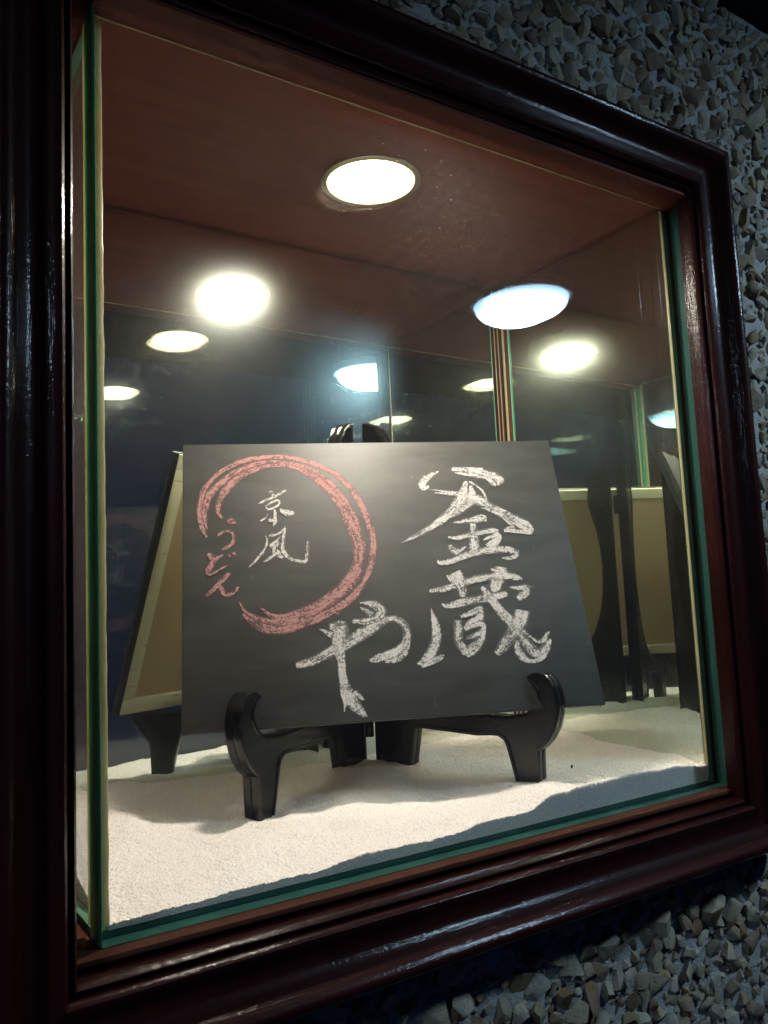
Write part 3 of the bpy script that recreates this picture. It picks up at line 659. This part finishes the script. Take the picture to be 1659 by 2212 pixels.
CHALK = {
 'pink_ring': [[(18.9,153.0,1.5),(15.0,162.3,4.9),(13.6,174.5,4.8),(14.2,185.0,5.1),(17.6,196.9,5.6),(25.9,207.7,5.2),(37.5,216.8,5.2),(51.4,222.9,5.6),(65.4,225.2,5.2),(79.5,225.7,5.0),(93.7,223.5,5.2),(106.6,219.3,5.7),(118.4,213.2,5.9),(128.9,204.8,6.1),(137.9,193.5,6.5),(144.0,179.9,6.4),(148.3,166.5,6.4),(151.2,153.4,6.7),(151.3,140.6,6.6),(148.7,127.0,6.3),(143.6,114.9,6.2),(136.5,104.2,6.5),(127.4,94.9,6.9),(115.8,87.4,7.6),(102.4,81.5,8.3),(89.4,77.5,9.0),(77.5,74.6,9.5),(66.8,74.1,9.4),(58.1,77.1,8.4),(50.5,82.6,6.0),(45.2,87.4,1.6)],[(31.0,169.2,2.8),(27.9,176.5,4.6),(29.9,187.1,6.2),(35.3,196.6,7.2),(43.7,205.6,7.1),(54.4,212.4,6.2),(67.4,216.8,5.4),(80.4,217.6,5.4),(93.3,215.4,6.3),(103.9,209.6,8.9),(113.3,201.3,11.6),(122.5,191.3,12.9),(129.3,180.2,13.5),(134.6,166.8,14.0),(138.1,153.8,13.1),(139.9,141.0,12.3),(138.9,129.6,11.7),(134.9,118.5,11.6),(127.9,108.9,11.4),(118.7,100.6,11.9),(107.0,92.5,12.1),(94.7,86.8,11.0),(81.7,83.2,9.1),(71.9,83.1,6.6),(64.2,87.1,4.0),(59.0,92.0,1.0)],[(19.0,159.9,1.1),(17.1,169.8,4.8),(17.8,180.2,6.6),(21.3,190.8,7.3),(30.1,201.3,6.3),(41.7,211.1,6.0),(56.7,218.4,5.1),(71.8,221.0,4.2),(86.9,219.5,3.5),(102.0,214.7,4.7),(113.6,206.9,5.9),(125.0,196.2,5.8)],[(42.7,97.6,0.8),(46.2,90.5,3.0),(52.5,85.5,4.4),(62.1,81.5,5.2),(72.8,79.5,6.0),(85.5,80.1,6.6),(97.5,82.5,6.1)]],
 'kyo': [[(69.5,191.5,0.8),(71.4,193.0,2.2),(72.0,191.0,2.9),(72.3,188.7,2.4)],[(60.1,181.6,0.9),(62.6,183.0,2.6),(69.9,186.4,3.2),(78.1,190.6,3.2),(82.3,193.0,2.7),(83.6,193.7,0.9)],[(67.9,181.0,2.9),(71.6,183.0,2.6),(75.2,184.3,2.4),(77.2,183.7,2.2),(76.8,180.6,2.5),(74.1,178.4,2.7),(70.0,176.7,2.7),(67.4,177.2,2.7),(66.5,179.3,1.9),(68.8,181.3,2.1)],[(72.8,176.3,2.1),(73.4,172.5,3.1),(73.1,168.5,3.4),(73.3,165.5,2.9),(72.2,163.0,2.4),(71.2,161.1,0.7)],[(73.8,166.0,2.6),(70.2,166.1,3.1),(67.7,165.5,1.4)],[(69.4,167.8,2.4),(68.2,166.1,1.9)],[(67.2,171.9,1.0),(66.7,170.2,1.1),(64.7,168.0,1.9),(61.7,165.7,2.1)],[(77.9,176.7,1.6),(79.4,174.4,4.3),(83.0,172.6,6.1),(86.1,172.0,6.2),(88.5,173.4,3.4)]],
 'fu': [[(64.9,152.6,0.7),(66.0,148.9,2.0),(65.4,144.5,2.3),(62.9,139.3,2.4),(58.5,133.7,2.5),(54.5,129.1,2.5),(50.8,125.9,0.5)],[(67.0,152.4,0.7),(70.1,153.1,3.1),(73.4,153.7,2.6),(77.0,155.5,2.0),(80.0,158.1,2.1),(81.0,161.3,0.4)],[(81.0,158.8,1.9),(79.9,154.4,2.9),(78.8,149.5,3.1),(78.2,144.1,3.3),(78.4,139.3,3.9),(80.7,134.9,4.1),(84.5,131.4,3.7),(89.3,130.0,3.6),(93.2,129.2,4.2),(95.6,129.1,3.7)],[(95.9,128.6,1.8),(96.7,132.9,2.8),(97.4,138.2,3.3),(98.1,143.0,3.1),(98.6,147.3,0.5)],[(76.7,151.8,0.4),(74.1,148.9,1.7),(70.5,146.3,2.1),(67.8,144.4,1.6)],[(68.2,143.0,3.2),(70.9,145.1,4.4),(75.2,147.1,3.2)],[(73.1,143.3,2.8),(75.6,146.2,2.3)],[(71.4,143.9,2.5),(71.3,141.0,2.9),(70.7,137.1,1.8)],[(62.5,129.8,1.1),(66.7,132.5,2.8),(70.2,135.2,2.6),(73.6,137.8,2.3)],[(73.6,140.4,1.1),(74.7,137.5,3.5),(75.6,134.1,4.4),(78.2,133.4,2.7)]],
 'u': [[(33.6,166.8),(35.3,168.9),(36.7,170.4),(38.6,170.7),(40.4,169.2),(41.7,167.1),(43.4,164.3),(41.6,163.3),(40.7,162.3),(38.2,162.2),(35.6,163.9),(34.4,165.4)],[(27.5,153.6,0.9),(29.5,155.8,3.0),(32.7,157.4,3.1),(36.3,157.7,3.1),(39.0,155.6,3.7),(39.9,151.9,3.8),(39.2,148.3,3.8),(37.0,145.2,3.7),(34.1,143.3,3.6),(30.6,141.8,2.6)]],
 'do': [[(19.6,138.8,2.6),(21.3,136.9,5.6),(23.1,134.5,5.6),(24.2,132.7,3.7)],[(31.6,136.3,0.4),(29.9,136.7,1.9),(27.0,134.8,3.2),(23.9,131.8,4.8),(21.1,127.6,5.2),(19.3,123.7,4.2),(19.7,121.0,2.7),(22.9,121.3,2.2),(27.1,123.9,2.1),(31.3,126.4,1.9),(34.7,128.2,0.7)],[(34.5,137.5),(35.9,138.0),(37.9,136.4),(37.0,135.2),(35.7,134.9),(34.4,135.9)],[(38.1,139.4),(39.9,139.9),(42.2,137.6),(41.3,136.5),(39.1,136.9)]],
 'n': [[(35.5,121.6,3.7),(32.4,117.9,4.0),(28.5,113.8,4.3),(25.0,110.1,4.7),(21.6,106.5,4.5),(18.2,103.5,3.2)],[(27.5,112.3,2.9),(29.9,108.8,5.1),(31.3,105.4,4.9),(33.7,103.8,4.2),(37.2,104.4,3.0),(40.7,106.9,3.1),(42.3,110.0,4.0)]],
 'kama': [[(215.1,209.0,1.3),(207.9,205.5,5.7),(201.5,200.6,7.4),(198.4,195.2,6.6),(199.2,191.0,3.7)],[(199.1,191.7,3.2),(201.9,193.2,4.7),(204.6,195.1,1.9)],[(226.9,210.6,2.9),(240.2,209.4,7.0),(253.6,206.9,8.8),(263.1,202.3,10.7),(269.0,199.0,8.2),(265.5,194.5,2.3)],[(229.4,207.2,1.4),(237.8,205.6,3.3),(248.6,203.9,4.8),(257.4,201.7,4.9),(262.0,196.1,5.8),(263.9,193.5,1.5)],[(227.8,212.3,1.0),(240.6,211.9,1.9),(255.1,210.2,3.3)],[(204.8,191.5,0.6),(214.0,190.0,1.3),(220.9,188.4,3.8),(229.7,186.5,4.9),(238.2,183.6,6.2),(247.5,179.5,9.1),(254.9,174.9,6.8),(265.6,168.3,7.0),(276.2,161.8,6.6),(284.4,156.7,6.6),(288.1,152.3,4.3)],[(208.8,188.1,1.1),(216.3,187.5,2.1),(227.7,185.3,2.8)],[(247.4,172.8,1.1),(254.2,170.5,4.1),(264.1,165.0,4.7),(272.1,159.0,5.6),(279.3,154.0,5.6),(285.9,150.3,5.6)],[(289.1,152.8,4.1),(286.6,149.0,5.6),(279.4,149.2,4.6),(271.5,150.4,5.0),(264.0,150.9,3.7)],[(265.4,162.0,1.9),(269.3,158.1,3.7),(273.1,154.2,3.7),(266.6,152.9,2.4)],[(238.6,198.5,3.8),(236.1,192.5,7.2),(233.0,184.7,10.5),(227.9,177.4,10.3),(219.6,168.9,8.3),(210.2,161.0,7.1),(199.8,154.7,5.8),(187.8,148.1,4.8),(175.7,142.9,0.7)],[(241.2,194.4,3.8),(241.9,188.5,6.7),(239.9,182.6,10.9),(234.4,175.8,8.4),(225.4,168.8,5.5),(217.7,164.7,2.8)],[(240.9,198.5,2.7),(247.0,193.8,2.3),(251.6,188.3,2.7),(253.3,181.8,2.7),(251.2,179.9,1.9)],[(245.4,183.4,5.7),(249.5,180.4,6.6),(253.6,177.9,5.7)],[(235.4,182.7,9.4),(243.2,180.5,10.4),(249.0,177.5,7.5)],[(221.5,159.8,1.3),(228.6,160.2,3.7),(236.7,161.5,6.1),(244.8,162.1,6.5),(249.8,162.4,3.7)],[(237.0,163.2,1.5),(245.8,165.7,2.2),(250.0,163.9,2.4),(249.1,159.9,2.4)],[(215.0,146.1,2.3),(222.1,145.2,4.1),(232.9,147.7,5.3),(244.7,149.9,5.3),(253.8,151.2,5.0),(259.3,151.2,1.5)],[(238.2,158.4,5.5),(237.3,150.9,6.6),(236.7,143.4,8.3),(236.1,136.9,9.5),(235.6,133.3,7.1)],[(256.6,149.4,4.6),(258.0,144.6,6.4),(252.9,140.1,9.1),(247.4,136.1,6.3)],[(244.4,142.2,1.3),(250.1,144.9,3.6),(257.6,147.5,4.6)],[(215.1,139.0,4.1),(217.1,134.8,6.6),(220.7,132.8,5.7),(228.7,137.0,1.6)],[(203.3,126.3,1.2),(204.6,123.4,4.0),(212.2,124.1,5.3),(224.0,128.2,6.4),(237.5,131.8,7.0),(250.8,133.2,7.2),(262.3,133.2,7.0),(269.9,131.2,6.5),(271.6,128.4,5.4),(265.3,125.4,4.7),(257.9,125.7,1.8)]],
 'kura': [[(193.0,99.2,3.7),(203.2,100.5,6.1),(212.7,102.7,5.3),(225.0,105.8,6.2),(233.9,108.1,6.8),(244.4,109.4,6.8),(260.0,109.7,6.3),(266.7,108.3,6.9),(272.1,107.1,3.2)],[(215.6,114.5,11.3),(217.8,109.1,12.1),(219.4,102.0,9.6),(219.9,96.8,7.5),(218.5,93.4,3.9)],[(209.0,112.5,1.0),(211.9,109.3,5.2),(215.5,104.8,6.0)],[(255.3,118.0,12.4),(254.3,112.2,14.1),(250.9,107.0,12.2),(248.1,100.9,9.7),(245.3,96.6,4.3)],[(246.7,116.1,0.9),(250.5,115.0,5.3),(253.5,112.2,7.0)],[(202.0,88.5,2.5),(204.6,86.3,4.2),(210.5,86.9,6.0),(220.8,89.0,7.4),(232.9,90.6,7.5),(244.1,91.9,7.2),(253.8,93.7,6.0),(257.2,94.0,3.1)],[(260.4,99.9,0.9),(266.7,98.8,4.2),(272.7,98.6,6.8),(273.5,95.5,7.0),(268.4,91.3,7.4),(265.1,89.7,4.0)],[(273.1,100.4,2.6),(281.1,99.1,0.4)],[(237.1,101.3,3.5),(239.6,96.0,7.2),(243.6,88.9,8.4),(248.9,80.1,8.8),(254.3,72.2,9.6),(258.3,66.1,9.5),(262.1,59.3,8.0),(265.5,52.5,8.6),(269.4,46.5,9.9),(273.3,43.1,9.9),(278.8,45.2,9.1),(283.1,49.9,6.7),(286.4,53.9,2.5)],[(264.4,62.5,3.4),(270.1,57.2,2.5),(275.2,52.8,3.3),(279.5,53.4,5.0),(283.9,58.2,3.7),(286.5,60.6,1.7)],[(257.9,54.5,5.0),(257.8,47.1,6.9),(260.5,41.3,7.0),(266.5,37.6,4.1),(274.0,38.2,3.9),(279.8,41.9,4.1)],[(266.7,79.7,12.8),(264.7,72.6,12.7),(260.0,66.0,11.7),(253.7,58.9,10.3),(246.5,51.0,9.2),(239.7,44.9,5.7)],[(192.3,84.7,0.5),(193.4,77.5,4.5),(194.3,69.2,7.2),(193.6,61.0,8.4),(190.7,53.1,9.1),(186.5,46.9,8.3),(181.1,41.6,7.1),(175.9,40.7,1.1)],[(179.1,38.2,3.1),(189.1,42.0,5.1),(195.1,44.8,4.8),(197.7,46.3,1.6)],[(212.4,73.7,7.5),(211.8,65.0,7.9),(210.9,56.9,8.0),(214.3,49.4,6.8),(215.3,45.3,5.6)],[(215.7,76.5,3.3),(224.4,79.3,5.2),(231.6,82.1,6.1),(234.3,80.7,5.1)],[(233.9,80.8,5.1),(230.4,75.0,7.7),(222.3,70.8,5.5),(217.6,66.4,4.1)],[(217.4,65.6,3.3),(226.2,69.2,4.3),(232.2,69.9,5.3),(233.0,65.7,4.3),(226.7,61.4,5.3),(217.2,58.6,3.3)],[(233.3,65.7,3.3),(230.3,58.4,5.9),(225.4,52.9,8.5),(219.0,48.4,9.4),(215.2,45.0,5.6)]],
 'ya': [[(83.5,45.2,5.3),(90.1,45.9,7.2),(99.6,49.1,7.5),(109.3,53.4,8.4),(119.1,57.7,9.2),(129.8,63.5,10.0),(139.2,68.7,10.1),(148.0,74.0,8.8),(156.1,77.6,6.3),(162.4,77.7,5.9),(168.4,73.8,6.4),(170.8,66.4,6.4),(169.2,58.7,7.4),(164.5,53.3,7.9),(156.8,49.5,7.7),(149.0,47.5,7.1),(142.7,46.1,6.0),(139.4,45.0,2.0)],[(173.1,64.2,1.1),(171.7,57.8,2.1),(169.6,52.3,3.5),(164.8,47.0,4.8),(158.4,44.5,4.8),(151.5,44.1,3.4)],[(136.0,92.2,1.0),(141.8,91.4,4.5),(148.7,89.3,8.1),(152.5,85.0,8.2),(150.0,80.4,8.1),(144.1,77.4,6.0),(136.4,76.8,5.2),(128.9,77.4,4.0)],[(135.4,88.7,0.7),(140.5,85.2,4.4),(144.5,81.8,5.7)],[(119.8,78.2,7.7),(119.4,72.5,12.5),(118.3,66.9,13.8),(117.4,60.6,12.4),(117.0,53.0,8.9),(117.7,43.3,7.4),(117.6,36.6,6.6),(118.2,31.2,7.4),(119.4,24.5,9.5),(122.2,17.1,10.7),(126.4,10.9,9.4),(130.6,5.5,5.4),(133.7,3.3,1.3)],[(116.9,26.6,4.0),(117.1,20.0,4.1),(117.9,14.1,3.0),(116.8,7.7,0.6)],[(126.0,22.8,3.3),(129.6,17.9,4.1),(132.4,15.5,0.7)],[(102.8,72.2,0.7),(106.9,70.2,3.5),(112.2,67.2,6.2)],[(110.5,73.6,5.6),(116.1,74.8,6.3)]]}

def catmull(pts, per=7):
    P_ = [np.array(p, float) for p in pts]; P_ = [2 * P_[0] - P_[1]] + P_ + [2 * P_[-1] - P_[-2]]
    o_ = []
    for i in range(1, len(P_) - 2):
        a, b, c, d = P_[i - 1:i + 3]
        for k in range(per):
            t = k / per
            o_.append(0.5 * ((2 * b) + (c - a) * t + (2 * a - 5 * b + 4 * c - d) * t * t + (3 * b - a - 3 * c + d) * t ** 3))
    o_.append(P_[-2]); return o_
layer = [0]
def stroke_group(name, strokes, mat, label):
    verts, faces, uvs = [], [], []
    for st in strokes:
        layer[0] += 1; z = 0.00018 + 0.000035 * (layer[0] % 14)
        if len(st[0]) == 2:      # a dab: filled outline
            cx = sum(p[0] for p in st) / len(st); cyy = sum(p[1] for p in st) / len(st)
            b0 = len(verts); verts.append((cx / 1000, cyy / 1000, z)); uvs.append((0, 0))
            for p in st: verts.append((p[0] / 1000, p[1] / 1000, z)); uvs.append((0.002, 0.9))
            for i in range(len(st)): faces.append((b0, b0 + 1 + i, b0 + 1 + (i + 1) % len(st)))
            continue
        c = catmull(st); L = 0.0; u0 = random.uniform(0, 5); prev = None; rows = []
        for i, q in enumerate(c):
            a = c[max(0, i - 1)]; b = c[min(len(c) - 1, i + 1)]
            tx, ty = b[0] - a[0], b[1] - a[1]; l = math.hypot(tx, ty) or 1; nx_, ny_ = -ty / l, tx / l
            if prev is not None: L += math.hypot(q[0] - prev[0], q[1] - prev[1]) / 1000
            prev = q
            hw = max(q[2], 0.35) * 0.53 * (1 + 0.10 * mnoise.noise((L * 400, layer[0], 0)))
            row = []
            for k in range(5):
                s = (k - 2) / 2
                row.append(len(verts)); verts.append(((q[0] + nx_ * hw * s) / 1000, (q[1] + ny_ * hw * s) / 1000, z))
                uvs.append((u0 + L, s))
            rows.append(row)
        for a, b in zip(rows, rows[1:]):
            for k in range(4): faces.append((a[k], b[k], b[k + 1], a[k + 1]))
        # blunt, rounded ends
    me = bpy.data.meshes.new(name); me.from_pydata(verts, [], faces)
    ul = me.uv_layers.new(name='stroke')
    for lp in me.loops: ul.data[lp.index].uv = uvs[lp.vertex_index]
    o = link(name, me, mat, sign); o['label'] = label
    return o
LAB = {'pink_ring': ('chalk_ring', M_CHALK_P, 'open ring of pink chalk strokes'), 'kyo': ('chalk_character', M_CHALK_W, 'small upper white chalk character inside the ring'),
       'fu': ('chalk_character', M_CHALK_W, 'small lower white chalk character inside the ring'), 'u': ('chalk_character', M_CHALK_P, 'topmost pink chalk character'),
       'do': ('chalk_character', M_CHALK_P, 'middle pink chalk character'), 'n': ('chalk_character', M_CHALK_P, 'lowest pink chalk character'),
       'kama': ('chalk_character', M_CHALK_W, 'large upper white chalk character at right'), 'kura': ('chalk_character', M_CHALK_W, 'large lower white chalk character at right'),
       'ya': ('chalk_character', M_CHALK_W, 'large white chalk character low at the centre')}
for k, (nm, mt, lb) in LAB.items(): stroke_group(nm, CHALK[k], mt, lb)

# ================================================================ crumbs lying on the sand
def crumb(x, y, r, label):
    me = STONES[3].copy(); me.materials.clear(); me.materials.append(plain('dark_crumb', (0.06, 0.05, 0.035), 0.9))
    z = float(sand_z(np.array([[x]]), np.array([[y]]))[0, 0])
    o = link('crumb', me); o.scale = (r * 0.7, r * 0.7, r * 1.1); o.location = (x, y, z + r * 0.8); o.rotation_euler = (0.2, 0.1, 0.5)
    return tag(o, label, 'crumb')
crumb(0.395, 0.064, 0.0016, 'dark crumb on the sand to the right of the stand')
